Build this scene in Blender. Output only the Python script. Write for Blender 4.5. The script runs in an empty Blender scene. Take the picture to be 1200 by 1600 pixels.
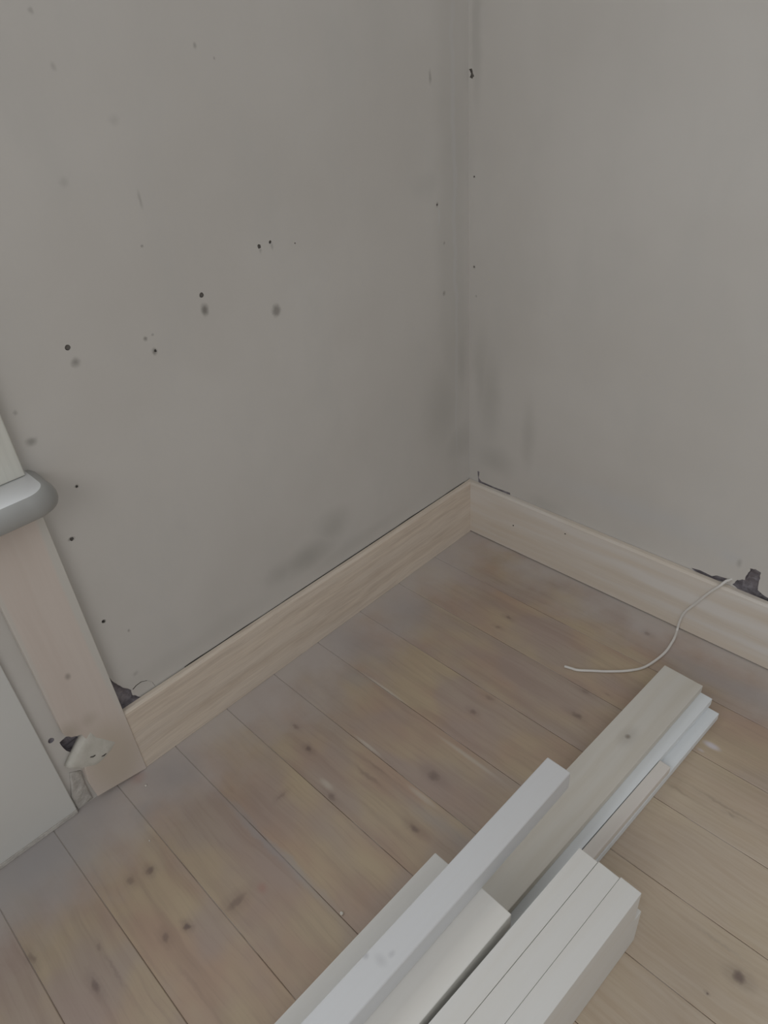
import bpy, bmesh, math, random
from mathutils import Vector, Matrix, noise
random.seed(7)

# ---------------------------------------------------------------- camera, world, light, exposure
SC = bpy.context.scene
COL = SC.collection
cam_data = bpy.data.cameras.new('camera')
cam_data.sensor_fit = 'VERTICAL'
cam_data.sensor_height = 36.0
cam_data.lens = 36.0 * 1108.647 / 1600.0
cam_data.clip_start = 0.02
cam = bpy.data.objects.new('camera', cam_data)
COL.objects.link(cam)
R_ = Vector((0.71399579, 0.69673104, -0.06910765))
U_ = Vector((-0.35230006, 0.44281096, 0.82450174))
F_ = Vector((-0.60505758, 0.56434415, -0.56162355))
M = Matrix((R_, U_, -F_)).transposed().to_4x4()
M.translation = Vector((1.25535854, -1.56803703, 1.44))
cam.matrix_world = M
SC.camera = cam

world = bpy.data.worlds.new('daylight')
SC.world = world
world.use_nodes = True
bgn = world.node_tree.nodes['Background']
bgn.inputs['Color'].default_value = (0.97, 0.975, 1.0, 1)
bgn.inputs['Strength'].default_value = 0.44

def area_light(name, loc, direction, sx, sy, power, color):
    d = bpy.data.lights.new(name, 'AREA')
    d.shape = 'RECTANGLE'; d.size = sx; d.size_y = sy; d.energy = power; d.color = color
    o = bpy.data.objects.new(name, d); COL.objects.link(o)
    o.location = loc
    o.rotation_euler = Vector(direction).to_track_quat('-Z', 'Y').to_euler()
    return o
# daylight entering through the window above the sill (left wall) plus an added fill light behind the camera
area_light('window_daylight', (-0.12, -2.02, 1.46), (1, 0.0, -0.15), 1.1, 1.15, 12.0, (0.90, 0.95, 1.0))
area_light('room_fill', (2.1, -3.4, 2.4), (-0.45, 0.75, -0.6), 1.6, 1.3, 14.5, (1.0, 0.98, 0.95))

SC.view_settings.view_transform = 'Standard'
SC.view_settings.look = 'None'
SC.view_settings.gamma = 1.0
SC.view_settings.use_curve_mapping = False
SC.view_settings.exposure = 0.0

# ---------------------------------------------------------------- object helpers
def link(name, bm, mats, parent=None, smooth=False):
    me = bpy.data.meshes.new(name)
    bm.normal_update()
    bm.to_mesh(me); bm.free()
    for m in (mats if isinstance(mats, (list, tuple)) else [mats]):
        me.materials.append(m)
    if smooth:
        for p in me.polygons: p.use_smooth = True
    o = bpy.data.objects.new(name, me); COL.objects.link(o)
    if parent is not None: o.parent = parent
    return o

def tag(o, label, cat, group=None, kind=None):
    if label: o['label'] = label
    if cat: o['category'] = cat
    if group: o['group'] = group
    if kind: o['kind'] = kind
    return o

def structure(o, label=None):
    o['kind'] = 'structure'
    if label: o['label'] = label; 
    return o

def box_bm(x0, x1, y0, y1, z0, z1, bevel=0.0, seg=2, bm=None):
    own = bm is None
    if own: bm = bmesh.new()
    vs = [bm.verts.new(p) for p in ((x0,y0,z0),(x1,y0,z0),(x1,y1,z0),(x0,y1,z0),(x0,y0,z1),(x1,y0,z1),(x1,y1,z1),(x0,y1,z1))]
    fs = [bm.faces.new([vs[i] for i in f]) for f in ((3,2,1,0),(4,5,6,7),(0,1,5,4),(1,2,6,5),(2,3,7,6),(3,0,4,7))]
    if bevel > 0:
        es = list({e for f in fs for e in f.edges})
        bmesh.ops.bevel(bm, geom=es, offset=bevel, segments=seg, profile=0.6, affect='EDGES', clamp_overlap=True)
    return bm

def tube_bm(pts, r, n=12, bm=None, caps=True):
    if bm is None: bm = bmesh.new()
    pts = [Vector(p) for p in pts]
    rings = []; prev = None
    for i, p in enumerate(pts):
        t = (pts[min(i+1, len(pts)-1)] - pts[max(i-1, 0)]).normalized()
        if prev is None:
            a = Vector((0,0,1)) if abs(t.z) < 0.9 else Vector((1,0,0))
            s = t.cross(a).normalized()
        else:
            s = (prev - t*prev.dot(t)).normalized()
        prev = s
        q = t.cross(s)
        rr = r[i] if isinstance(r, (list, tuple)) else r
        rings.append([bm.verts.new(p + (s*math.cos(2*math.pi*k/n) + q*math.sin(2*math.pi*k/n))*rr) for k in range(n)])
    for a, b in zip(rings, rings[1:]):
        for k in range(n):
            bm.faces.new((a[k], a[(k+1)%n], b[(k+1)%n], b[k]))
    if caps:
        bm.faces.new(rings[0][::-1]); bm.faces.new(rings[-1])
    bmesh.ops.recalc_face_normals(bm, faces=bm.faces)
    return bm

def catmull(pts, n=10):
    pts = [Vector(p) for p in pts]
    P = [pts[0]*2 - pts[1]] + pts + [pts[-1]*2 - pts[-2]]
    out = []
    for i in range(1, len(P)-2):
        for k in range(n):
            t = k/n
            a, b, c, d = P[i-1], P[i], P[i+1], P[i+2]
            out.append(0.5*((2*b) + (c-a)*t + (2*a-5*b+4*c-d)*t*t + (3*b-a-3*c+d)*t**3))
    out.append(pts[-1])
    return out

# ---------------------------------------------------------------- material helpers
class NT:
    def __init__(s, name, rough=0.6, spec=0.3):
        s.m = bpy.data.materials.new(name); s.m.use_nodes = True
        s.t = s.m.node_tree; s.b = s.t.nodes['Principled BSDF']
        s.b.inputs['Roughness'].default_value = rough
        s.b.inputs['Specular IOR Level'].default_value = spec
        s.tc = s.n('ShaderNodeTexCoord')
        s.P = s.tc.outputs['Object']
    def n(s, t, **k):
        x = s.t.nodes.new(t)
        for a, v in k.items(): setattr(x, a, v)
        return x
    def put(s, sock, v):
        if isinstance(v, bpy.types.NodeSocket): s.t.links.new(v, sock)
        elif isinstance(v, (tuple, list)) and len(v) == 3 and sock.type == 'RGBA': sock.default_value = (*v, 1)
        else: sock.default_value = v
    def math(s, op, a, b=None, c=None, clamp=False):
        x = s.n('ShaderNodeMath', operation=op); x.use_clamp = clamp
        s.put(x.inputs[0], a)
        if b is not None: s.put(x.inputs[1], b)
        if c is not None: s.put(x.inputs[2], c)
        return x.outputs[0]
    def vmath(s, op, a, b=None):
        x = s.n('ShaderNodeVectorMath', operation=op)
        s.put(x.inputs[0], a)
        if b is not None: s.put(x.inputs[1], b)
        return x.outputs['Value'] if op in ('LENGTH', 'DOT_PRODUCT') else x.outputs['Vector']
    def noise(s, vec, scale, detail=3, rough=0.5, dist=0.0):
        x = s.n('ShaderNodeTexNoise'); s.put(x.inputs['Vector'], vec)
        x.inputs['Scale'].default_value = scale; x.inputs['Detail'].default_value = detail
        x.inputs['Roughness'].default_value = rough; x.inputs['Distortion'].default_value = dist
        return x
    def ramp(s, v, a, b, lo=0.0, hi=1.0):
        x = s.n('ShaderNodeMapRange', interpolation_type='SMOOTHSTEP')
        s.put(x.inputs[0], v)
        for i, q in enumerate((a, b, lo, hi)): x.inputs[1+i].default_value = q
        return x.outputs[0]
    def mix(s, f, a, b, mode='MIX'):
        x = s.n('ShaderNodeMix', data_type='RGBA', blend_type=mode)
        s.put(x.inputs[0], f); s.put(x.inputs[6], a); s.put(x.inputs[7], b)
        return x.outputs[2]
    def blobs(s, P, items):
        """sum of soft ellipsoidal marks: (centre, radii, strength, hardness)"""
        acc = None
        for c, r, st, hard in items:
            d = s.vmath('SUBTRACT', P, tuple(c))
            d = s.vmath('MULTIPLY', d, tuple(1/q for q in r))
            l = s.vmath('LENGTH', d)
            m = s.ramp(l, hard, 1.0, st, 0.0)
            acc = m if acc is None else s.math('MAXIMUM', acc, m)
        return acc
    def bump(s, h, strength, dist=0.001):
        x = s.n('ShaderNodeBump'); x.inputs['Strength'].default_value = strength; x.inputs['Distance'].default_value = dist
        s.put(x.inputs['Height'], h); s.t.links.new(x.outputs[0], s.b.inputs['Normal'])
    def out(s, col, rough=None):
        s.put(s.b.inputs['Base Color'], col)
        if rough is not None: s.put(s.b.inputs['Roughness'], rough)
        return s.m

def wood(name, base, dark, axis='Y', contrast=0.5, rough=0.6, spec=0.3, knots=(), fine=1.0, broad=0.5, knotcol=None, seed=0.0, tint=None, marks=()):
    w = NT(name, rough, spec)
    oi = w.n('ShaderNodeObjectInfo')
    off = w.n('ShaderNodeCombineXYZ')
    r = w.math('MULTIPLY_ADD', oi.outputs['Random'], 7.0, seed)
    for i in range(3): w.put(off.inputs[i], r)
    sc = {'X': (1.2, 22, 22), 'Y': (22, 1.2, 22), 'Z': (22, 22, 1.2)}[axis]
    wob = w.noise(w.P, 3.0, 2)
    P = w.vmath('ADD', w.P, w.vmath('MULTIPLY', wob.outputs['Color'], (0.03, 0.03, 0.03)))
    G = w.vmath('ADD', w.vmath('MULTIPLY', P, sc), off.outputs[0])
    g1 = w.noise(G, 1.3*fine, 3, 0.55).outputs[0]
    g2 = w.noise(w.vmath('MULTIPLY', G, (1.0, 1.0, 1.0)), 5.5*fine, 4, 0.6).outputs[0]
    g = w.math('MULTIPLY_ADD', w.ramp(g2, 0.35, 0.68), 0.45, w.math('MULTIPLY', w.ramp(g1, 0.36, 0.66), 0.55))
    col = w.mix(w.math('MULTIPLY', g, contrast), base, dark)
    if tint is not None:
        b = w.ramp(w.noise(w.vmath('ADD', w.vmath('MULTIPLY', P, {'X': (0.3, 5, 5), 'Y': (5, 0.3, 5), 'Z': (5, 5, 0.3)}[axis]), off.outputs[0]), 4.0, 3).outputs[0], 0.34, 0.66)
        col = w.mix(w.math('MULTIPLY', b, broad), col, tint)
    for items, mc in marks:
        col = w.mix(w.blobs(w.P, items), col, mc)
    if knots:
        k = w.blobs(w.P, knots)
        col = w.mix(k, col, knotcol or tuple(q*0.55 for q in dark))
    w.bump(g2, 0.15, 0.0006)
    return w.out(col)

# ---------------------------------------------------------------- surfaces
HB = 0.197            # baseboard height
TB = 0.0192           # baseboard thickness

def wall_material(name, which):
    w = NT(name, 0.85, 0.15)
    P = w.vmath('ADD', w.P, w.vmath('MULTIPLY', w.vmath('SUBTRACT', w.noise(w.P, 14.0, 3).outputs['Color'], (0.5, 0.5, 0.5)), (0.03, 0.03, 0.03)))
    n1 = w.ramp(w.noise(w.P, 2.2, 3, 0.5).outputs[0], 0.32, 0.68)
    base = w.mix(n1, (0.60, 0.58, 0.545), (0.635, 0.618, 0.585))
    n2 = w.ramp(w.noise(w.vmath('MULTIPLY', w.P, (1, 1, 0.5)), 6.0, 4, 0.6).outputs[0], 0.45, 0.75)
    base = w.mix(w.math('MULTIPLY', n2, 0.35), base, (0.565, 0.56, 0.535))
    if which == 'left':
        sm = [  # broad grey mould patch and smudges by the corner and baseboard
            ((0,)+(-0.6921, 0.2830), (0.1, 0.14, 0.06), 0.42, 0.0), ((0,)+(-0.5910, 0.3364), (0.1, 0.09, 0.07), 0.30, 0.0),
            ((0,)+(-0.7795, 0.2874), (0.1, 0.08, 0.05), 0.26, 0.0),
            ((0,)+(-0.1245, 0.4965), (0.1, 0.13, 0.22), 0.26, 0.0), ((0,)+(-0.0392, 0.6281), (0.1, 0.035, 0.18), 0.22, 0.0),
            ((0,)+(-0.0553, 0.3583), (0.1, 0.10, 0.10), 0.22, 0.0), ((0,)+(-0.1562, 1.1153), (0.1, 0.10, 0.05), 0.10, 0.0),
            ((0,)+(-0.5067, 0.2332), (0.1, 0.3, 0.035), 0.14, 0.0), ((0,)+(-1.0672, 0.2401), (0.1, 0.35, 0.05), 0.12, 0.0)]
        spots = [((0,)+(-1.1181, 0.9865), (0.1, 0.013, 0.013), 0.55, 0.0), ((0,)+(-0.8388, 1.0018), (0.1, 0.012, 0.017), 0.75, 0.1),
            ((0,)+(-0.6658, 0.9508), (0.1, 0.016, 0.019), 0.60, 0.25), ((0,)+(-0.9653, 0.9563), (0.1, 0.008, 0.010), 0.6, 0.2),
            ((0,)+(-0.9763, 0.9855), (0.1, 0.006, 0.006), 0.6, 0.1), ((0,)+(-0.9604, 0.9881), (0.1, 0.004, 0.004), 0.4, 0.1),
            ((0,)+(-1.2376, 0.8778), (0.1, 0.014, 0.012), 0.5, 0.1), ((0,)+(-1.2344, 0.6606), (0.1, 0.009, 0.006), 0.75, 0.2),
            ((0,)+(-1.1908, 0.7601), (0.1, 0.006, 0.006), 0.7, 0.1), ((0,)+(-0.1402, 1.3421), (0.1, 0.007, 0.022), 0.40, 0.0),
            ((0,)+(-0.1271, 1.0659), (0.1, 0.006, 0.009), 0.6, 0.1), ((0,)+(-0.1074, 0.8381), (0.1, 0.009, 0.010), 0.5, 0.1),
            ((0,)+(-0.1031, 0.9675), (0.1, 0.006, 0.006), 0.5, 0.1), ((0,)+(-0.9374, 1.1462), (0.1, 0.004, 0.004), 0.5, 0.1),
            ((0,)+(-0.7500, 1.4388), (0.1, 0.005, 0.007), 0.4, 0.1), ((0,)+(-0.7139, 1.4186), (0.1, 0.003, 0.004), 0.4, 0.1),
            ((0,)+(-1.0065, 1.4280), (0.1, 0.007, 0.008), 0.25, 0.0), ((0,)+(-0.9312, 1.3460), (0.1, 0.016, 0.012), 0.14, 0.0),
            ((0,)+(-0.9191, 1.2215), (0.1, 0.005, 0.022), 0.30, 0.0), ((0,)+(-1.0435, 1.2703), (0.1, 0.012, 0.012), 0.16, 0.0),
            ((0,)+(-1.2354, 0.4427), (0.1, 0.007, 0.006), 0.85, 0.3), ((0,)+(-1.1936, 0.3859), (0.1, 0.005, 0.005), 0.5, 0.1),
            ((0,)+(-1.2446, 0.9374), (0.1, 0.006, 0.007), 0.35, 0.0), ((0,)+(-1.2120, 0.2655), (0.1, 0.01, 0.008), 0.25, 0.0),
            ((0,)+(-1.0173, 1.4987), (0.1, 0.006, 0.007), 0.3, 0.0), ((0,)+(-0.6518, 1.0823), (0.1, 0.005, 0.012), 0.3, 0.0), ((0,)+(-0.6825, 1.0802), (0.1, 0.004, 0.008), 0.3, 0.0)]
        light = [((0,)+(-0.0589, 1.0838), (0.1, 0.012, 0.9), 0.35, 0.2), ((0,)+(-0.1209, 1.0342), (0.1, 0.008, 0.03), 0.4, 0.1), ((0,)+(-0.0626, 0.4718), (0.1, 0.006, 0.25), 0.30, 0.2)]
        rough_band = ((0,)+(-0.0763, 0.8953), (0.1, 0.08, 0.9), 0.14, 0.3)
        sm.append(rough_band)
    else:
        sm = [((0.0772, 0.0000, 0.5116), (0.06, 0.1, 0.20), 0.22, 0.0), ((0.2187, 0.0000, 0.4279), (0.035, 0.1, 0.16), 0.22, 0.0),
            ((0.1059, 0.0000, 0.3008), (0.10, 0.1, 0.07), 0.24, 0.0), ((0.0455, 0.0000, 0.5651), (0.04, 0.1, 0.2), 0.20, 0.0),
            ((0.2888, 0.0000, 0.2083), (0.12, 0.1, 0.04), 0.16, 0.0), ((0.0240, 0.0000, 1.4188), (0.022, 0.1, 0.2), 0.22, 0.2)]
        spots = [((0.0174, 0.0000, 1.1113), (0.004, 0.1, 0.004), 0.8, 0.2), ((0.0181, 0.0000, 0.8843), (0.006, 0.1, 0.007), 0.55, 0.1),
            ((0.0251, 0.0000, 0.8044), (0.004, 0.1, 0.005), 0.5, 0.1), ((0.8601, 0.0000, 0.2730), (0.01, 0.1, 0.02), 0.3, 0.0)]
        light = [((0.5876, 0.0000, 0.3123), (0.45, 0.1, 0.06), 0.30, 0.0), ((0.8347, 0.0000, 0.2808), (0.05, 0.1, 0.035), 0.35, 0.0)]
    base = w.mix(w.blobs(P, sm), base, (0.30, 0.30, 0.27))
    base = w.mix(w.blobs(P, light), base, (0.62, 0.62, 0.62) if which == 'left' else (0.57, 0.59, 0.61))
    P2 = w.vmath('ADD', w.P, w.vmath('MULTIPLY', w.vmath('SUBTRACT', w.noise(w.P, 90.0, 2).outputs['Color'], (0.5, 0.5, 0.5)), (0.006, 0.006, 0.006)))
    base = w.mix(w.blobs(P2, spots), base, (0.16, 0.15, 0.135))
    h = w.math('MULTIPLY_ADD', w.noise(w.P, 9.0, 4, 0.55).outputs[0], 1.0, w.math('MULTIPLY', w.noise(w.P, 60.0, 3).outputs[0], 0.12))
    w.bump(h, 0.35, 0.004)
    return w.out(base)

def simple(name, a, b, scale=20, rough=0.8, spec=0.2, bump=0.3, bdist=0.001):
    w = NT(name, rough, spec)
    nz = w.noise(w.P, scale, 4, 0.6).outputs[0]
    w.bump(nz, bump, bdist)
    return w.out(w.mix(w.ramp(nz, 0.3, 0.7), a, b))

M_WALL_L = wall_material('plaster_left', 'left')
M_WALL_R = wall_material('plaster_right', 'right')
M_RUBBLE = simple('exposed_mortar', (0.22, 0.20, 0.215), (0.36, 0.34, 0.36), 60, 0.95, 0.1, 0.8, 0.004)
M_DRILL = simple('dark_hole_lining', (0.17, 0.16, 0.145), (0.24, 0.225, 0.205), 90, 0.95, 0.05)  # dark lining of the small holes and cracks
M_FILLER = simple('wall_filler', (0.60, 0.59, 0.53), (0.66, 0.645, 0.59), 45, 0.9, 0.1, 0.5, 0.002)
M_LUMPY = simple('lime_mortar', (0.47, 0.45, 0.42), (0.60, 0.58, 0.54), 50, 0.95, 0.1, 0.9, 0.006)
M_PANEL = simple('painted_panel', (0.68, 0.685, 0.66), (0.70, 0.705, 0.68), 3, 0.5, 0.3, 0.05)
M_SILL = simple('satin_paint', (0.66, 0.67, 0.67), (0.69, 0.70, 0.70), 5, 0.28, 0.6, 0.04)
M_SILL_SHADE = simple('sill_nose_shade', (0.33, 0.33, 0.315), (0.37, 0.37, 0.355), 5, 0.35, 0.4, 0.04)  # nose of the same sill, its unlit side painted as a darker grey
M_WINFRAME = simple('window_paint', (0.6, 0.6, 0.57), (0.65, 0.65, 0.62), 5, 0.4, 0.4, 0.04)
M_CABLE = simple('white_plastic', (0.74, 0.725, 0.69), (0.78, 0.765, 0.73), 30, 0.45, 0.4, 0.05)
M_STEEL = simple('dark_steel', (0.05, 0.045, 0.04), (0.09, 0.08, 0.07), 60, 0.5, 0.5, 0.1)
M_CRUMB = simple('plaster_crumb', (0.6, 0.58, 0.52), (0.75, 0.72, 0.66), 200, 0.95, 0.1, 0.3)

def glass_mat():
    w = NT('window_glass', 0.0, 0.5)
    w.b.inputs['Transmission Weight'].default_value = 1.0
    w.b.inputs['IOR'].default_value = 1.02
    return w.out((1.0, 1.0, 1.0))
M_GLASS = glass_mat()

# floor
SEAMS = [-0.204, -0.376, -0.546, -0.716, -0.876, -1.034, -1.190, -1.345, -1.502, -1.656]
s_ = -1.656
while s_ > -4.2:
    s_ -= 0.162; SEAMS.append(round(s_, 4))

def floor_material():
    w = NT('old_pine_floor', 0.5, 0.3)
    xyz = w.n('ShaderNodeSeparateXYZ'); w.put(xyz.inputs[0], w.P)
    X, Y = xyz.outputs[0], xyz.outputs[1]
    at = w.n('ShaderNodeAttribute'); at.attribute_name = 'plank'
    pr = at.outputs['Fac']
    off = w.n('ShaderNodeCombineXYZ'); w.put(off.inputs[0], w.math('MULTIPLY', pr, 37.0)); w.put(off.inputs[1], w.math('MULTIPLY', pr, 11.0))
    wob = w.noise(w.P, 4.0, 2).outputs['Color']
    P = w.vmath('ADD', w.P, w.vmath('MULTIPLY', wob, (0.02, 0.035, 0.0)))
    G = w.vmath('ADD', w.vmath('MULTIPLY', P, (2.2, 34.0, 1.0)), off.outputs[0])
    g1 = w.noise(G, 1.0, 3, 0.55).outputs[0]
    g2 = w.noise(G, 3.6, 4, 0.6).outputs[0]
    br = w.noise(w.vmath('ADD', w.vmath('MULTIPLY', w.P, (3.0, 6.0, 1.0)), off.outputs[0]), 1.5, 3, 0.5).outputs[0]
    br2 = w.noise(w.vmath('ADD', w.vmath('MULTIPLY', w.P, (4.0, 5.0, 1.0)), off.outputs[0]), 1.1, 2, 0.5).outputs[0]
    col = w.mix(w.ramp(br, 0.33, 0.66), (0.470, 0.345, 0.262), (0.520, 0.425, 0.300))
    col = w.mix(w.math('MULTIPLY', w.ramp(br2, 0.42, 0.62), 0.62), col, (0.415, 0.343, 0.315))
    col = w.mix(w.math('MULTIPLY', w.ramp(g1, 0.42, 0.70), 0.30), col, (0.324, 0.237, 0.185))
    col = w.mix(w.math('MULTIPLY', w.ramp(g2, 0.48, 0.72), 0.20), col, (0.304, 0.229, 0.185))
    col = w.mix(w.math('MULTIPLY', w.math('SUBTRACT', 1.0, w.ramp(w.math('ABSOLUTE', w.math('SUBTRACT', pr, 0.5)), 0.0, 0.5)), 0.10), col, (0.345, 0.296, 0.286))
    # paler boards towards the right, away from the walls
    pale_right = w.math('MULTIPLY', w.ramp(X, 0.55, 1.15), w.ramp(w.math('ADD', Y, w.math('MULTIPLY', br, 0.1)), -0.18, -0.5))
    col = w.mix(w.math('MULTIPLY', pale_right, 0.75), col, w.mix(w.ramp(g2, 0.3, 0.7), (0.650, 0.565, 0.450), (0.590, 0.490, 0.370)))
    # plaster dust along the walls, coloured paler to offset the corner shade
    dn = w.math('MULTIPLY', w.noise(w.P, 7.0, 4, 0.6).outputs[0], 0.34)
    dl = w.ramp(w.math('ADD', X, dn), 0.17, 0.46, 1.0, 0.0)
    dr = w.ramp(w.math('SUBTRACT', dn, Y), 0.15, 0.38, 1.0, 0.0)
    dust = w.math('MAXIMUM', dl, dr)
    col = w.mix(w.math('MULTIPLY', dust, 0.82), col, (0.55, 0.515, 0.495))
    grey = [((0.0453, -1.5538, 0.0000), (0.20, 0.26, 1), 0.75, 0.0), ((0.0957, -1.4889, 0.0000), (0.06, 0.08, 1), 0.5, 0.0), ((0.1173, -1.3354, 0.0000), (0.05, 0.05, 1), 0.45, 0.0), ((0.2065, -0.7351, 0.0000), (0.07, 0.05, 1), 0.4, 0.0), ((0.1416, -0.4603, 0.0000), (0.14, 0.12, 1), 0.45, 0.0), ((0.1200, -0.6516, 0.0000), (0.20, 0.10, 1), 0.4, 0.0),
            ((0.0856, -1.2394, 0.0000), (0.10, 0.11, 1), 0.55, 0.0), ((0.4235, -1.1937, 0.0000), (0.28, 0.018, 1), 0.5, 0.2), ((0.9126, -0.1284, 0.0000), (0.3, 0.06, 1), 0.5, 0.1), ((0.6506, -0.9110, 0.0000), (0.2, 0.03, 1), 0.35, 0.1)]
    Pn = w.vmath('ADD', w.P, w.vmath('MULTIPLY', w.vmath('SUBTRACT', w.noise(w.P, 16.0, 3).outputs['Color'], (0.5, 0.5, 0.5)), (0.07, 0.04, 0.0)))
    col = w.mix(w.blobs(Pn, grey), col, (0.385, 0.37, 0.375))
    # pale worn seam edges
    pale = [((0.2826, -0.7140, 0.0000), (0.10, 0.006, 1), 0.6, 0.2), ((0.5901, -0.7352, 0.0000), (0.14, 0.008, 1), 0.45, 0.2), ((0.3807, -0.8706, 0.0000), (0.06, 0.006, 1), 0.6, 0.2),
            ((0.5727, -0.8865, 0.0000), (0.06, 0.010, 1), 0.45, 0.2), ((0.3838, -1.0101, 0.0000), (0.03, 0.010, 1), 0.5, 0.2)]
    col = w.mix(w.blobs(w.P, pale), col, (0.62, 0.58, 0.50))
    wht = [((0.9903, -0.3358, 0.0000), (0.028, 0.012, 1), 0.9, 0.2), ((0.9771, -0.3640, 0.0000), (0.012, 0.006, 1), 0.5, 0.1)]
    col = w.mix(w.blobs(w.P, wht), col, (0.66, 0.62, 0.66))
    # knots
    Pk = w.vmath('ADD', w.P, w.vmath('MULTIPLY', w.vmath('SUBTRACT', w.noise(w.P, 60.0, 2).outputs['Color'], (0.5, 0.5, 0.5)), (0.012, 0.012, 0.0)))
    kn = []
    for c, rx, ry, st in KNOTS:
        kn.append((c, (rx*1.25, ry*1.25, 1), st, 0.15))
        kn.append((c, (rx*2.8, ry*2.0, 1), st*0.38, 0.1))
    col = w.mix(w.blobs(Pk, kn), col, (0.17, 0.125, 0.115))
    red = [((0.4669, -1.2618, 0.0000), (0.02, 0.015, 1), 0.5, 0.0), ((0.0285, -1.3017, 0.0000), (0.03, 0.03, 1), 0.4, 0.0), ((0.9112, -0.2538, 0.0000), (0.05, 0.02, 1), 0.25, 0.0), ((0.6031, -1.3361, 0.0000), (0.12, 0.03, 1), 0.2, 0.0)]
    col = w.mix(w.blobs(Pk, red), col, (0.42, 0.24, 0.20))
    w.bump(w.math('ADD', w.math('MULTIPLY', g2, 0.5), g1), 0.12, 0.0015)
    return w.out(col, w.ramp(br, 0.3, 0.7, 0.42, 0.62))

KNOTS = [((0.2773, -0.9738, 0.0000), .012, .010, .75), ((0.2009, -0.9510, 0.0000), .014, .008, .5), ((0.5563, -0.8278, 0.0000), .022, .016, .6), ((0.6120, -0.9556, 0.0000), .020, .010, .7),
         ((0.4175, -1.0245, 0.0000), .016, .008, .55), ((0.3284, -1.0994, 0.0000), .006, .022, .35), ((0.2564, -1.4014, 0.0000), .011, .010, .7), ((0.2468, -1.4415, 0.0000), .012, .009, .5),
         ((0.4145, -1.4102, 0.0000), .010, .009, .85), ((0.4012, -1.4516, 0.0000), .014, .010, .6), ((0.4488, -1.3133, 0.0000), .012, .032, .55), ((0.3791, -1.5869, 0.0000), .022, .008, .7),
         ((0.3198, -1.5501, 0.0000), .014, .006, .4), ((0.5094, -0.6212, 0.0000), .012, .009, .55), ((0.7100, -0.4628, 0.0000), .020, .012, .65), ((0.6843, -0.3818, 0.0000), .016, .008, .4),
         ((0.3726, -0.2843, 0.0000), .013, .009, .6), ((0.3727, -0.3367, 0.0), .012, .007, .45), ((0.5121, -0.5586, 0.0000), .018, .009, .4), ((0.7035, -0.0911, 0.0000), .012, .010, .45),
         ((1.2345, -0.7794, 0.0000), .016, .014, .8), ((1.2045, -0.8418, 0.0000), .003, .003, .8), ((1.0949, -0.4796, 0.0000), .012, .005, .35), ((0.2396, -1.6504, 0.0000), .018, .008, .5), ((0.7322, -0.3544, 0.0000), .012, .006, .3),
         ((1.0736, -0.4682, 0.0000), .090, .005, .28), ((0.9868, -0.4972, 0.0000), .050, .004, .22), ((0.4408, -0.9299, 0.0000), .060, .006, .35), ((0.4431, -0.9001, 0.0000), .050, .004, .3), ((0.3789, -1.5499, 0.0000), .060, .004, .25), ((1.1801, -0.7462, 0.0000), .05, .004, .2), ((0.5092, -1.4595, 0.0000), .08, .005, .15)]
M_FLOOR = floor_material()
def gap_material():
    w = NT('floor_gap_dirt', 0.95, 0.05)
    xyz = w.n('ShaderNodeSeparateXYZ'); w.put(xyz.inputs[0], w.P)
    n = w.noise(w.vmath('MULTIPLY', w.P, (5.0, 2.0, 1.0)), 1.0, 3, 0.6).outputs[0]
    near = w.ramp(w.math('SUBTRACT', xyz.outputs[0], w.math('MULTIPLY', n, 0.4)), -0.05, 0.22, 1.0, 0.0)
    fill = w.math('MAXIMUM', near, w.ramp(n, 0.50, 0.60))
    return w.out(w.mix(fill, (0.19, 0.145, 0.115), (0.40, 0.36, 0.33)))
M_SUB = gap_material()

# ---------------------------------------------------------------- setting: floor
def build_floor():
    bm = bmesh.new()
    edges = [0.02] + SEAMS
    lay = bm.faces.layers.float.new('plank')
    g = 0.0006
    for i in range(len(edges)-1):
        y1 = edges[i] - (g if i else 0); y0 = edges[i+1] + g
        a = 0.0014
        xs0, xs1 = -0.02, 4.4
        prof = [(y0, -0.012), (y0, -a), (y0 + a, 0.0), (y1 - a, 0.0), (y1, -a), (y1, -0.012)]
        v0 = [bm.verts.new((xs0, y, z)) for y, z in prof]
        v1 = [bm.verts.new((xs1, y, z)) for y, z in prof]
        rv = random.random()
        for k in range(5):
            f = bm.faces.new((v0[k], v1[k], v1[k+1], v0[k+1])); f[lay] = rv; f.material_index = 0
        f = bm.faces.new(v0[::-1]); f[lay] = rv
        f = bm.faces.new(v1); f[lay] = rv
    f = bm.faces.new([bm.verts.new(p) for p in ((-0.02,-4.4,-0.0016),(4.4,-4.4,-0.0016),(4.4,0.02,-0.0016),(-0.02,0.02,-0.0016))]); f.material_index = 1
    nf = len(bm.faces)
    box_bm(-0.02, 4.4, -4.4, 0.02, -0.06, -0.012, bm=bm)
    for f in list(bm.faces)[nf:]: f.material_index = 1
    return structure(link('floor', bm, [M_FLOOR, M_SUB]))
build_floor()

# ---------------------------------------------------------------- setting: walls with real chips and holes
def jag(pts, amp, sub=4):
    out = []
    n = len(pts)
    for i in range(n):
        a = Vector(pts[i]); b = Vector(pts[(i+1) % n])
        for k in range(sub):
            p = a.lerp(b, k/sub)
            if k: p = p + Vector((random.uniform(-amp, amp), random.uniform(-amp, amp)))
            out.append((p.x, p.y))
    return out

def ring(c, r, n=10, wob=0.15):
    return [(c[0] + r*math.cos(2*math.pi*k/n)*random.uniform(1-wob, 1+wob), c[1] + r*math.sin(2*math.pi*k/n)*random.uniform(1-wob, 1+wob)) for k in range(n)]

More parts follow.
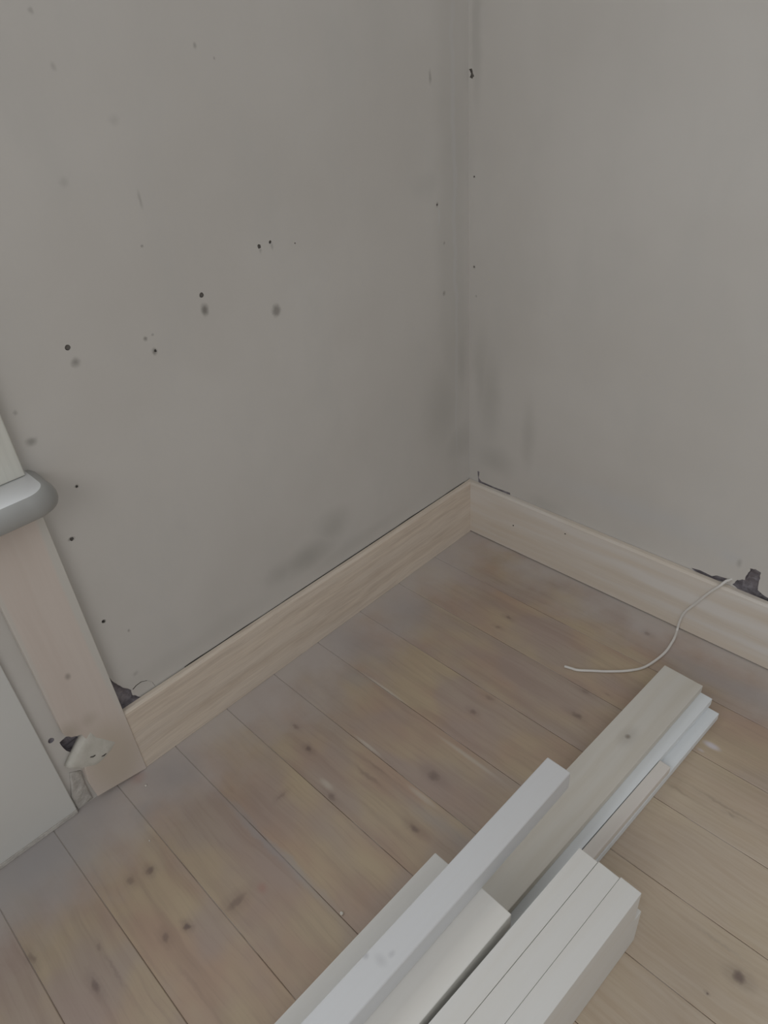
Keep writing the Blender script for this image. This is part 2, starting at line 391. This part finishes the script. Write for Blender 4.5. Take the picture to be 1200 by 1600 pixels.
def build_wall(name, mat, to3, outline, through, recesses, thick):
    """to3(u, v, depth) -> point; recesses: (loop, depth, material index)"""
    bm = bmesh.new()
    def loop_edges(loop, d):
        vs = [bm.verts.new(to3(u, v, d)) for u, v in loop]
        return vs, [bm.edges.new((vs[i], vs[(i+1) % len(vs)])) for i in range(len(vs))]
    allE = []
    vo, e = loop_edges(outline, 0); allE += e
    tv = []
    for l in through:
        v, e = loop_edges(l, 0); tv.append(v); allE += e
    rv = []
    for l, d, mi in recesses:
        v, e = loop_edges(l, 0); rv.append(v); allE += e
    bmesh.ops.triangle_fill(bm, edges=allE, use_beauty=True)
    for f in bm.faces: f.material_index = 0
    backE = []
    vb, e = loop_edges(outline, thick); backE += e
    tb = []
    for l in through:
        v, e = loop_edges(l, thick); tb.append(v); backE += e
    bmesh.ops.triangle_fill(bm, edges=backE, use_beauty=True)
    for a, b in [(vo, vb)] + list(zip(tv, tb)):
        n = len(a)
        for i in range(n): bm.faces.new((a[i], a[(i+1) % n], b[(i+1) % n], b[i]))
    for (l, d, mi), a in zip(recesses, rv):
        c = Vector((sum(p[0] for p in l)/len(l), sum(p[1] for p in l)/len(l)))
        b = []
        for u, v in l:
            q = c + (Vector((u, v)) - c)*0.94
            b.append(bm.verts.new(to3(q.x, q.y, d*random.uniform(0.8, 1.1))))
        n = len(a)
        for i in range(n):
            f = bm.faces.new((a[i], a[(i+1) % n], b[(i+1) % n], b[i])); f.material_index = mi
        es = [bm.edges.new((b[i], b[(i+1) % n])) if bm.edges.get((b[i], b[(i+1) % n])) is None else bm.edges.get((b[i], b[(i+1) % n])) for i in range(n)]
        r = bmesh.ops.triangle_fill(bm, edges=es, use_beauty=True)
        for f in r['geom']:
            if isinstance(f, bmesh.types.BMFace): f.material_index = mi
    bmesh.ops.recalc_face_normals(bm, faces=bm.faces)
    return structure(link(name, bm, [mat, M_RUBBLE, M_DRILL]))

WALLH = 2.75
WIN = (-2.62, -1.425, 0.80, 2.12)         # window opening y0, y1, z0, z1
left_rec = [
    (jag([(-1.2679, 0.3011), (-1.2626, 0.2782), (-1.2538, 0.2604), (-1.2343, 0.2290), (-1.2358, 0.2130), (-1.2189, 0.1917), (-1.2533, 0.1933), (-1.2847, 0.1863), (-1.2748, 0.2489)], 0.0018, 3), 0.012, 1),
    (jag([(-1.4116, 0.2143), (-1.3957, 0.2183), (-1.3692, 0.1950), (-1.3746, 0.1693), (-1.3922, 0.1621), (-1.4068, 0.1811)], 0.0015, 3), 0.018, 1),
    (ring((-1.4240, 0.2327), 0.007, 9), 0.006, 1),
    (ring((-1.1228, 1.0156), 0.0052, 12, .06), 0.004, 2), (ring((-0.8389, 1.0313), 0.0052, 12, .06), 0.004, 2),
    (ring((-0.6838, 1.0894), 0.0045, 10, .15), 0.004, 2), (ring((-0.6550, 1.0919), 0.0034, 10, .1), 0.004, 2),
    (ring((-0.5906, 1.0752), 0.0016, 8, .1), 0.004, 2), (ring((-1.1908, 0.7601), 0.0026, 8, .2), 0.004, 2),
    (ring((-1.2354, 0.4427), 0.0040, 8, .3), 0.008, 2), (ring((-0.1271, 1.0659), 0.0026, 8, .2), 0.004, 2),
    (ring((-0.9636, 0.9571), 0.0032, 8, .4), 0.004, 2), (ring((-1.2344, 0.6606), 0.0036, 8, .5), 0.004, 2),
]
# the curved hairline crack that runs from the chip by the casing to the baseboard
arc = [(-1.2312, 0.2285), (-1.2216, 0.2332), (-1.2079, 0.2346), (-1.1948, 0.2279), (-1.1849, 0.2153), (-1.1811, 0.1989)]
arc2 = [(u + 0.0012, v - 0.0022) for u, v in arc]
left_rec.append((arc + arc2[::-1], 0.004, 2))
# dark-lined slot standing in for the shaded gap behind the left baseboard
ys = [-1.10 + 1.075*i/54 for i in range(55)]
top = [(y, HB - 0.0012 + 0.0026*max(0.0, noise.noise(Vector((y*9.0, 1.0, 0.0)))*1.6 + 0.25) + random.uniform(0, 0.0005)) for y in ys]
left_rec.append(([(ys[0], HB - 0.012)] + [(ys[-1], HB - 0.012)] + top[::-1], 0.010, 2))
lout = [(0.0, -0.06), (-4.4, -0.06), (-4.4, WALLH), (0.0, WALLH)]
win_loop = [(WIN[0], WIN[2]), (WIN[1], WIN[2]), (WIN[1], WIN[3]), (WIN[0], WIN[3])]
build_wall('wall_left', M_WALL_L, lambda u, v, d: (-d, u, v), lout, [win_loop], left_rec, 0.28)

def RR(p): return (p[0], p[2])
right_rec = [
    (jag([RR(q) for q in ((0.8571, 0.0000, 0.2023), (0.8659, 0.0000, 0.2220), (0.8831, 0.0000, 0.2311), (0.8832, 0.0000, 0.2457), (0.8878, 0.0000, 0.2606), (0.8872, 0.0000, 0.2705), (0.8988, 0.0000, 0.2744), (0.9135, 0.0000, 0.2698), (0.9143, 0.0000, 0.2456), (0.9177, 0.0000, 0.2162), (0.9334, 0.0000, 0.2081), (0.9686, 0.0000, 0.2006), (0.9759, 0.0000, 0.1688), (0.9368, 0.0000, 0.1717), (0.8855, 0.0000, 0.1900))], 0.0016, 3), 0.022, 1),
    (jag([RR(q) for q in ((0.7494, 0.0000, 0.2019), (0.7730, 0.0000, 0.2054), (0.8042, 0.0000, 0.2021), (0.8160, 0.0000, 0.2105), (0.8418, 0.0000, 0.2134), (0.8456, 0.0000, 0.2026), (0.8065, 0.0000, 0.1903), (0.7721, 0.0000, 0.1918))], 0.0008, 2), 0.010, 1),
    (jag([RR(q) for q in ((0.0012, 0.0000, 1.3462), (0.0090, 0.0000, 1.3474), (0.0129, 0.0000, 1.3369), (0.0168, 0.0000, 1.3316), (0.0109, 0.0000, 1.3264), (0.0032, 0.0000, 1.3292), (0.0071, 0.0000, 1.3370))], 0.0008, 2), 0.004, 2),
    (jag([RR(q) for q in ((0.0331, 0.0000, 0.2365), (0.0409, 0.0000, 0.2370), (0.0385, 0.0000, 0.2142), (0.0490, 0.0, 0.2035), (0.1007, 0.0000, 0.2015), (0.1631, 0.0000, 0.2045), (0.1634, 0.0000, 0.1974), (0.0387, 0.0000, 0.1872))], 0.0004, 2), 0.003, 1),
    (ring(RR((0.0174, 0.0000, 1.1113)), 0.0022, 8), 0.006, 2), (ring(RR((0.0181, 0.0000, 0.8843)), 0.0022, 8), 0.003, 2),
]
rout = [(0.0, -0.06), (4.4, -0.06), (4.4, WALLH), (0.0, WALLH)]
build_wall('wall_right', M_WALL_R, lambda u, v, d: (u, d, v), rout, [], [r for r in right_rec if min(p[0] for p in r[0]) > 0.0005], 0.28)

# ---------------------------------------------------------------- setting: baseboards
def extrude_profile(prof, p0, p1, m0=0.0, m1=0.0, along='Y', nseg=60, wob=0.0, sd=1.0):
    """prof: (out, z) points, closed. Board runs from p0 to p1 along the axis, mitred by m0 and m1 at its ends."""
    bm = bmesh.new()
    rings = []
    for i in range(nseg+1):
        t = i/nseg
        vs = []
        for o, z in prof:
            a = p0 + m0*o; b = p1 + m1*o
            s = a + (b-a)*t
            w = wob*noise.noise(Vector((s*3.1, sd, z*2.0))) if z > 0.01 else 0
            vs.append(bm.verts.new((o + w, s, z) if along == 'Y' else (s, -(o + w), z)))
        rings.append(vs)
    n = len(prof)
    for a, b in zip(rings, rings[1:]):
        for k in range(n): bm.faces.new((a[k], a[(k+1) % n], b[(k+1) % n], b[k]))
    bm.faces.new(rings[0][::-1]); bm.faces.new(rings[-1])
    bmesh.ops.recalc_face_normals(bm, faces=bm.faces)
    return bm

PROF = [(0.0036, 0.0005), (TB-0.0005, 0.0005), (TB, 0.002), (TB, 0.082), (TB-0.0004, 0.0835), (TB, 0.085), (TB, HB-0.006), (TB-0.002, HB-0.002), (TB-0.006, HB), (0.0036, HB)]
PROF2 = [(0.0012, 0.0035), (TB-0.0005, 0.0035), (TB, 0.005), (TB, 0.082), (TB-0.0004, 0.0835), (TB, 0.085), (TB, HB-0.006), (TB-0.002, HB-0.002), (TB-0.006, HB), (0.0012, HB)]
M_BASE_L = wood('pine_baseboard_left', (0.79, 0.70, 0.59), (0.53, 0.44, 0.355), 'Y', 0.70, 0.6, 0.25, fine=1.7, broad=0.35, tint=(0.77, 0.71, 0.63), seed=2.0)
M_BASE_R = wood('pine_baseboard_right', (0.71, 0.64, 0.55), (0.60, 0.53, 0.44), 'X', 0.45, 0.6, 0.25, fine=0.7, broad=0.75, tint=(0.775, 0.76, 0.735), seed=5.0)
bl = structure(link('baseboard_left', extrude_profile(PROF, -1.2722, 0.0, 0.0, -1.0, 'Y', 80, 0.0010, 3.0), M_BASE_L), 'pine baseboard between the window casing and the room corner')
br_ = structure(link('baseboard_right', extrude_profile(PROF2, 0.0, 4.3, 1.0, 0.0, 'X', 160, 0.0008, 9.0), M_BASE_R), 'pale pine baseboard along the right wall')
for px in ((0.1933, -0.0192, 0.1021), (0.3797, -0.0192, 0.1547)):
    b = tube_bm([(px[0], -TB+0.002, px[2]), (px[0], -TB-0.0006, px[2])], 0.0022, 10)
    tag(link('nail_head', b, M_STEEL, br_), 'dark nail head', None)

# ---------------------------------------------------------------- window above the sill, its casing, panel and sill
CX = 0.0218          # casing front face
def prism_yz(loop, x0, x1, bevel=0.0, lean=None):
    bm = bmesh.new()
    a = [bm.verts.new((x1, y, z)) for y, z in loop]
    b = [bm.verts.new((x0, y, z)) for y, z in loop]
    f1 = bm.faces.new(a); f2 = bm.faces.new(b[::-1])
    n = len(a)
    for i in range(n): bm.faces.new((a[i], b[i], b[(i+1) % n], a[(i+1) % n]))
    bmesh.ops.recalc_face_normals(bm, faces=bm.faces)
    if bevel:
        es = [e for e in bm.edges if all(abs(v.co.x - x1) < 1e-6 for v in e.verts)]
        bmesh.ops.bevel(bm, geom=es, offset=bevel, segments=3, profile=0.5, affect='EDGES', clamp_overlap=True)
    return bm

SILL_T = 0.832; SILL_B = 0.794
k1 = (-1.3465, 0.3815)
M_CASE = wood('casing_pine', (0.71, 0.64, 0.585), (0.63, 0.55, 0.49), 'Z', 0.55, 0.6, 0.25, fine=0.5, broad=0.4, tint=(0.70, 0.645, 0.59),
              knots=[((0.0218, k1[0], k1[1]), (0.05, 0.009, 0.013), 0.75, 0.1)], seed=1.0,
              marks=[([((0.02, -1.274, 0.55), (0.1, 0.020, 0.42), 0.85, 0.55), ((0.02, -1.402, 0.60), (0.1, 0.014, 0.4), 0.6, 0.4)], (0.64, 0.63, 0.585)),
                     ([((0.02, -1.33, 0.10), (0.1, 0.09, 0.16), 0.75, 0.3)], (0.57, 0.50, 0.41)),
                     ([((0.02, -1.39, 0.24), (0.1, 0.04, 0.05), 0.5, 0.0), ((0.02, -1.345, 0.245), (0.1, 0.03, 0.03), 0.3, 0.0)], (0.40, 0.35, 0.27))])
M_CASE_UP = wood('casing_painted', (0.72, 0.72, 0.66), (0.58, 0.58, 0.53), 'Z', 0.7, 0.5, 0.3, fine=0.7, seed=4.0)
YR, YL = -1.2725, -1.400
low = [(YR, SILL_B-0.0005), (YL, SILL_B-0.0005), (YL, (-1.4014, 0.2442)[1])]
low += [(-1.3894, 0.2284), (-1.3693, 0.2177), (-1.3621, 0.1846), (-1.3670, 0.1219), (-1.3934, 0.1262), (-1.3978, 0.0795), (YL+0.006, 0.022), (YR, 0.0008)]
case = structure(link('trim_1', prism_yz(low, 0.0008, CX, 0.0012), M_CASE), 'worn pine window casing below the sill, foot patched with filler')
up = [(YR, SILL_T+0.0008), (YL, SILL_T+0.0008), (YL, WIN[3]), (WIN[0]-0.005, WIN[3]), (WIN[0]-0.005, SILL_T+0.0008), (WIN[0]-0.13, SILL_T+0.0008), (WIN[0]-0.13, WIN[3]+0.128), (YR, WIN[3]+0.128)]
structure(link('trim_2', prism_yz(up, 0.0008, CX, 0.003), M_CASE_UP), 'pale casing round the window, standing on the sill')
# filler smeared over the broken foot of the casing
fl = [(-1.3504, 0.2218), (-1.3418, 0.1920), (-1.3224, 0.1646), (-1.3042, 0.1357), (-1.3235, 0.1202), (-1.3517, 0.1069), (-1.3727, 0.1053), (-1.4003, 0.1248), (-1.4241, 0.1520), (-1.4103, 0.1669), (-1.3832, 0.1949)]
def lump(loop, x0, x1, name, mat, parent, amp, res=26):
    bm = bmesh.new()
    c = Vector((sum(p[0] for p in loop)/len(loop), sum(p[1] for p in loop)/len(loop)))
    n = len(loop)
    L2 = [p for i in range(n) for p in (Vector(loop[i]), (Vector(loop[i])+Vector(loop[(i+1) % n]))/2 + Vector((random.uniform(-amp, amp), random.uniform(-amp, amp)))*0.6)]
    rings = []
    prof = [(1.0, 0.0), (0.985, 0.5), (0.94, 0.85), (0.8, 1.0), (0.6, 1.05), (0.4, 1.02), (0.2, 1.0)]
    for s, h in prof:
        vs = []
        for p in L2:
            q = c + (p-c)*s
            w = amp*noise.noise(Vector((q.x*60, q.y*60, 2.0))) if h > 0.3 else 0
            vs.append(bm.verts.new((x0 + (x1-x0)*h + w, q.x, q.y)))
        rings.append(vs)
    m = len(L2)
    for a, b in zip(rings, rings[1:]):
        for k in range(m): bm.faces.new((a[k], a[(k+1) % m], b[(k+1) % m], b[k]))
    cv = bm.verts.new((x1, c.x, c.y))
    for k in range(m): bm.faces.new((rings[-1][k], rings[-1][(k+1) % m], cv))
    bm.faces.new(rings[0][::-1])
    bmesh.ops.recalc_face_normals(bm, faces=bm.faces)
    return link(name, bm, mat, parent, smooth=True)
tag(lump(fl, 0.004, 0.0224, 'filler_patch', M_FILLER, case, 0.0004), 'pale filler patch', None)
for a, b in (((-1.3737, 0.1454), (-1.3627, 0.1411)), ((-1.3532, 0.1270), (-1.3409, 0.1260))):
    tag(link('nail', tube_bm([(0.0220, a[0], a[1]), (0.0246, (a[0]+b[0])/2, (a[1]+b[1])/2), (0.0220, b[0], b[1])], 0.0013, 8), M_STEEL, case), 'dark nail in the filler', None)
# rough mortar strip between casing foot and panel
mo = [(-1.402, 0.003), (-1.440, 0.003), (-1.4405, 0.05), (-1.4216, 0.1194), (-1.3989, 0.1050), (-1.402, 0.06)]
structure(lump(mo, 0.0003, 0.004, 'trim_3', M_LUMPY, None, 0.003), 'rough mortar strip between casing foot and panel')
# panel below the sill
structure(link('trim_4', box_bm(0.0006, 0.009, -2.60, -1.4425, 0.013, SILL_B-0.001, 0.002), M_PANEL), 'white painted panel below the window sill')
structure(link('trim_5', box_bm(0.0006, 0.010, -2.60, -1.4425, 0.0005, 0.0125, 0.002), M_LUMPY), 'narrow plaster lip under the white panel')

# sill: rounded slab with a bullnose
def sill_bm():
    ye = -1.247; xf = 0.118; rc = 0.055; yb = -2.80; rn = (SILL_T - SILL_B)/2
    def outline(inset):
        pts = [(0.0005, ye - inset)]
        r = max(rc - inset, 0.005)
        cx = xf - inset - r; cy = ye - inset - r
        for k in range(13):
            a = math.pi/2 * (1 - k/12)
            pts.append((cx + r*math.cos(a), cy + r*math.sin(a)))
        cy2 = yb + inset + r
        for k in range(13):
            a = -math.pi/2 * k/12
            pts.append((cx + r*math.cos(a), cy2 + r*math.sin(a)))
        pts.append((0.0005, yb + inset))
        return pts
    bm = bmesh.new()
    rings = []
    for ins, z in ((0.006, SILL_B), (0.002, SILL_B+0.003), (0.0, SILL_B+0.009), (0.0, SILL_B+0.017), (0.003, SILL_B+0.026), (0.008, SILL_B+0.032), (0.014, SILL_B+0.0362), (0.020, SILL_T)):
        rings.append([bm.verts.new((x, y, z)) for x, y in outline(ins)])
    n = len(rings[0])
    for a, b in zip(rings, rings[1:]):
        for i in range(n): bm.faces.new((a[i], a[(i+1) % n], b[(i+1) % n], b[i]))
    bm.faces.new(rings[0][::-1]); bm.faces.new(rings[-1])
    # board running back into the window opening
    box_bm(-0.16, 0.0004, WIN[0]+0.001, WIN[1]-0.001, 0.8005, SILL_T, 0.0, bm=bm)
    bmesh.ops.recalc_face_normals(bm, faces=bm.faces)
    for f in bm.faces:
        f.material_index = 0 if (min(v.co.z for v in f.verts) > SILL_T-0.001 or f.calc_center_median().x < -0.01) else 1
    return bm
win = bpy.data.objects.new('window_1', None); COL.objects.link(win); structure(win, 'daylit window above the sill')
s = link('window_sill', sill_bm(), [M_SILL, M_SILL_SHADE], win, smooth=True)
s['label'] = 'glossy rounded window sill'
mod = s.modifiers.new('edges', 'EDGE_SPLIT'); mod.split_angle = math.radians(24)
bm = bmesh.new()
for a in ((WIN[0]+.001, WIN[0]+.055, SILL_T+.001, WIN[3]-.001), (WIN[1]-.055, WIN[1]-.001, SILL_T+.001, WIN[3]-.001), (-2.05, -1.99, SILL_T+.001, WIN[3]-.001)):
    box_bm(-0.20, -0.155, a[0], a[1], a[2], a[3], 0.003, bm=bm)
for z in ((SILL_T+.001, SILL_T+.055), (1.62, 1.65), (WIN[3]-.055, WIN[3]-.001)):
    box_bm(-0.20, -0.155, WIN[0]+.055, WIN[1]-.055, z[0], z[1], 0.0, bm=bm)
link('window_frame', bm, M_WINFRAME, win)
link('pane', box_bm(-0.182, -0.178, WIN[0]+.05, WIN[1]-.05, SILL_T+.05, WIN[3]-.05), M_GLASS, win)

# ---------------------------------------------------------------- timber
DX = 0.0482                                            # the whole pile lies turned by this slope
def board(name, xr, yend, width, z0, z1, length, mat, label, cat, group=None, bevel=0.0015, slope=DX, xr_at=None, pitch=0.0, bow=0.0, seg=2, nick=0.0):
    """xr = x of the right edge at the far end yend; board runs toward -Y"""
    bm = box_bm(-width, 0, -length, 0, 0, z1-z0, bevel, seg)
    if bow or nick:
        bmesh.ops.bisect_plane(bm, geom=list(bm.verts)+list(bm.edges)+list(bm.faces), plane_co=(0, -length*0.5, 0), plane_no=(0, 1, 0))
        for k in range(1, 12):
            bmesh.ops.bisect_plane(bm, geom=list(bm.verts)+list(bm.edges)+list(bm.faces), plane_co=(0, -length*k/12, 0), plane_no=(0, 1, 0))
        for v in bm.verts:
            t = -v.co.y/length
            v.co.x += bow*math.sin(math.pi*t)
    o = link(name, bm, mat)
    o.location = (xr, yend, z0)
    o.rotation_euler = (pitch, 0, -math.atan(slope))
    tag(o, label, cat, group)
    return o

kA = (0.8508, -0.4904, 0.0660)
a_end = (0.9135, -0.238)
def loc_pt(p, xr, ye, slope=DX):
    a = math.atan(slope); d = Vector((p[0]-xr, p[1]-ye))
    return (d.x*math.cos(a) - d.y*math.sin(a), d.x*math.sin(a) + d.y*math.cos(a))
ka = loc_pt(kA, *a_end)
M_STUD = wood('planed_spruce', (0.745, 0.735, 0.70), (0.70, 0.675, 0.62), 'Y', 0.45, 0.6, 0.25, fine=0.8, broad=0.5, tint=(0.755, 0.755, 0.735))
M_STUD_LOW = M_STUD
M_PINE = wood('planed_pine', (0.67, 0.64, 0.575), (0.57, 0.53, 0.45), 'Y', 0.6, 0.6, 0.25, fine=0.55, broad=0.6, tint=(0.68, 0.665, 0.62),
              knots=[((ka[0], ka[1], 0.02), (0.011, 0.013, 0.1), 0.8, 0.1), ((ka[0], ka[1], 0.02), (0.028, 0.05, 0.1), 0.25, 0.0)], knotcol=(0.24, 0.20, 0.165))
M_PRIMED = wood('white_primed', (0.82, 0.86, 0.88), (0.78, 0.82, 0.85), 'Y', 0.4, 0.5, 0.3, fine=0.6)
kg = loc_pt((0.8303, -1.2578, 0.2475), 0.8665, -0.777, 0.018)
M_PLANK = wood('planed_plank', (0.80, 0.79, 0.75), (0.75, 0.72, 0.665), 'Y', 0.45, 0.6, 0.25, fine=0.8, broad=0.5, tint=(0.80, 0.80, 0.775), seed=6.0)
M_WHITE_BAT = wood('white_batten_wood', (0.70, 0.705, 0.71), (0.655, 0.65, 0.64), 'Y', 0.5, 0.55, 0.3, fine=0.5, broad=0.5, tint=(0.68, 0.70, 0.715),
              knots=[((kg[0], kg[1], 0.04), (0.018, 0.012, 0.1), 0.30, 0.0), ((kg[0]-0.022, kg[1]-0.012, 0.04), (0.008, 0.008, 0.1), 0.5, 0.1), ((kg[0]+0.006, kg[1]+0.018, 0.04), (0.007, 0.010, 0.1), 0.35, 0.1)], knotcol=(0.38, 0.38, 0.40))
M_STRIP = wood('pale_strip_wood', (0.77, 0.74, 0.69), (0.70, 0.66, 0.60), 'Y', 0.6, 0.6, 0.25, fine=0.9, broad=0.5, tint=(0.77, 0.72, 0.68))

# fanned wide boards, bottom to top
board('painted_board', 0.9685, -0.254, 0.100, 0.0006, 0.0220, 1.55, M_PRIMED, 'lowest white-painted board of the fanned three, flat on the floor', 'board', slope=0.0505)
board('painted_board', 0.9425, -0.2415, 0.100, 0.0224, 0.0440, 1.55, M_PRIMED, 'middle white-painted board of the fanned three, showing beside the wide bare pine board', 'board', slope=0.056)
board('wooden_strip', 0.9562, -0.485, 0.0262, 0.0224, 0.0430, 0.85, M_STRIP, 'narrow unpainted strip lying on the lowest white board against the middle one', 'strip', bevel=0.002, slope=0.0545)
board('pine_board', a_end[0], a_end[1], 0.100, 0.0444, 0.0660, 1.60, M_PINE, 'wide bare pine board with a knot, on top of the white-painted boards', 'board', slope=0.042)
# the stack of studs on edge at the right, three columns two high
SX = [0.9865, 1.0285, 1.0685]
SY = [-0.8765, -0.8765, -0.8755]
names_low = ['left', 'middle', 'right']
low_y = [-0.853, -0.850, -0.846]
first = None
labels = {
    (0, 0): 'pale stud in the lower course, under the left of the three top studs',
    (1, 0): 'pale stud in the lower course, under the middle of the three top studs',
    (2, 0): 'pale stud in the lower course, rightmost, resting on the floor',
    (0, 1): 'pale timber stud on edge, left one of the three on top of the right-hand stack',
    (1, 1): 'pale timber stud on edge, middle one of the three on top of the right-hand stack',
    (2, 1): 'pale timber stud on edge, rightmost of the three on top of the right-hand stack'}
proto = None
for row in (0, 1):
    for c in range(3):
        w = (0.0376, 0.0414, 0.0396)[c]
        if proto is None:
            proto = board('timber_stud', 0, 0, 0.040, 0.0, 0.1045, 1.55, M_STUD, 'x', 'stud', 'studs stacked three wide and two high', bevel=0.0016, seg=2)
            o = proto
        else:
            o = proto.copy(); COL.objects.link(o)
        o.scale = (w/0.040, 1.0, 1.0)
        o.location = (SX[c] if row else SX[c]-0.0008, SY[c] if row else low_y[c], 0.0005 + row*0.105)
        o['label'] = labels[(c, row)]
# flat studs on the pine board, the upper one carrying the white batten
board('timber_plank', 0.9365, -1.068, 0.098, 0.0664, 0.1102, 1.2, M_STUD, 'pale plank lying directly on the bare pine board, lowest of three', 'plank', 'planks stacked flat under the white batten', slope=DX, bevel=0.002)
board('timber_plank', 0.9365, -1.060, 0.098, 0.1106, 0.1542, 1.2, M_STUD, 'pale plank in the middle of the three flat ones beside the tall stack', 'plank', 'planks stacked flat under the white batten', slope=DX, bevel=0.002)
board('timber_plank', 0.9250, -1.045, 0.088, 0.1546, 0.1982, 1.05, M_PLANK, 'pale flat plank showing between the white batten and the three-wide stack', 'plank', 'planks stacked flat under the white batten', slope=0.034, bevel=0.002)
board('wooden_batten', 0.8665, -0.777, 0.0525, 0.1987, 0.2475, 1.65, M_WHITE_BAT, 'long white batten lying on top of the pile, jutting out over the bare pine board', 'batten', slope=0.018, bevel=0.003, seg=3)
board('timber_stud', 0.763, -1.010, 0.0415, 0.0006, 0.1050, 0.55, M_STUD, 'pale stud at the far left of the pile, beside the long white batten', 'stud', slope=0.012, bevel=0.003, seg=3)

# ---------------------------------------------------------------- cable from the wall hole
w0 = (0.8495, 0.0000, 0.2154)
path = [(w0[0]+0.006, 0.010, w0[2]+0.002), (w0[0], -0.004, w0[2]), (0.8436, -0.0120, 0.2136), (0.8355, -0.0215, 0.2004), (0.8145, -0.0232, 0.1662), (0.7894, -0.0228, 0.1160), (0.7656, -0.0228, 0.0699),
        (0.7579, -0.0235, 0.0326), (0.7572, -0.0260, 0.0001), (0.7670, -0.0631, 0.0045), (0.7703, -0.0884, 0.0038), (0.7730, -0.1270, 0.0038), (0.7681, -0.1712, 0.0038), (0.7560, -0.2177, 0.0038), (0.7303, -0.2545, 0.0038), (0.6940, -0.2886, 0.0038), (0.6616, -0.3134, 0.0038), (0.6327, -0.3352, 0.0038), (0.6151, -0.3412, 0.0038), (0.5987, -0.3463, 0.0038)]
cb = link('electrical_cable', tube_bm(catmull(path, 8), 0.0034, 14), M_CABLE, None, smooth=True)
tag(cb, 'thin white cable coming out of the wall over the baseboard and curling on the floor', 'cable')

# ---------------------------------------------------------------- plaster crumbs on the floor
crumbs = [((0.0645, -1.3000, 0.0000), 0.0028, 'tiny white plaster crumb on the floor by the foot of the casing'),
          ((0.1965, -1.3665, 0.0000), 0.0018, 'tiny white plaster crumb on the floor above two dark knots, left side'),
          ((0.6259, -1.1859, 0.0000), 0.0036, 'white plaster crumb beside a floor seam, left of the timber pile')]
for c, r, lab in crumbs:
    bm = bmesh.new()
    bmesh.ops.create_icosphere(bm, subdivisions=2, radius=r)
    for v in bm.verts:
        v.co *= 1 + 0.35*noise.noise(v.co*400 + Vector(c)*50)
        v.co.z = max(v.co.z, -r*0.55)
    mn = min(v.co.z for v in bm.verts)
    for v in bm.verts: v.co.z -= mn
    o = link('plaster_crumb', bm, M_CRUMB)
    o.location = (c[0], c[1], 0.0002)
    tag(o, lab, 'crumb', 'plaster crumbs on the floor')
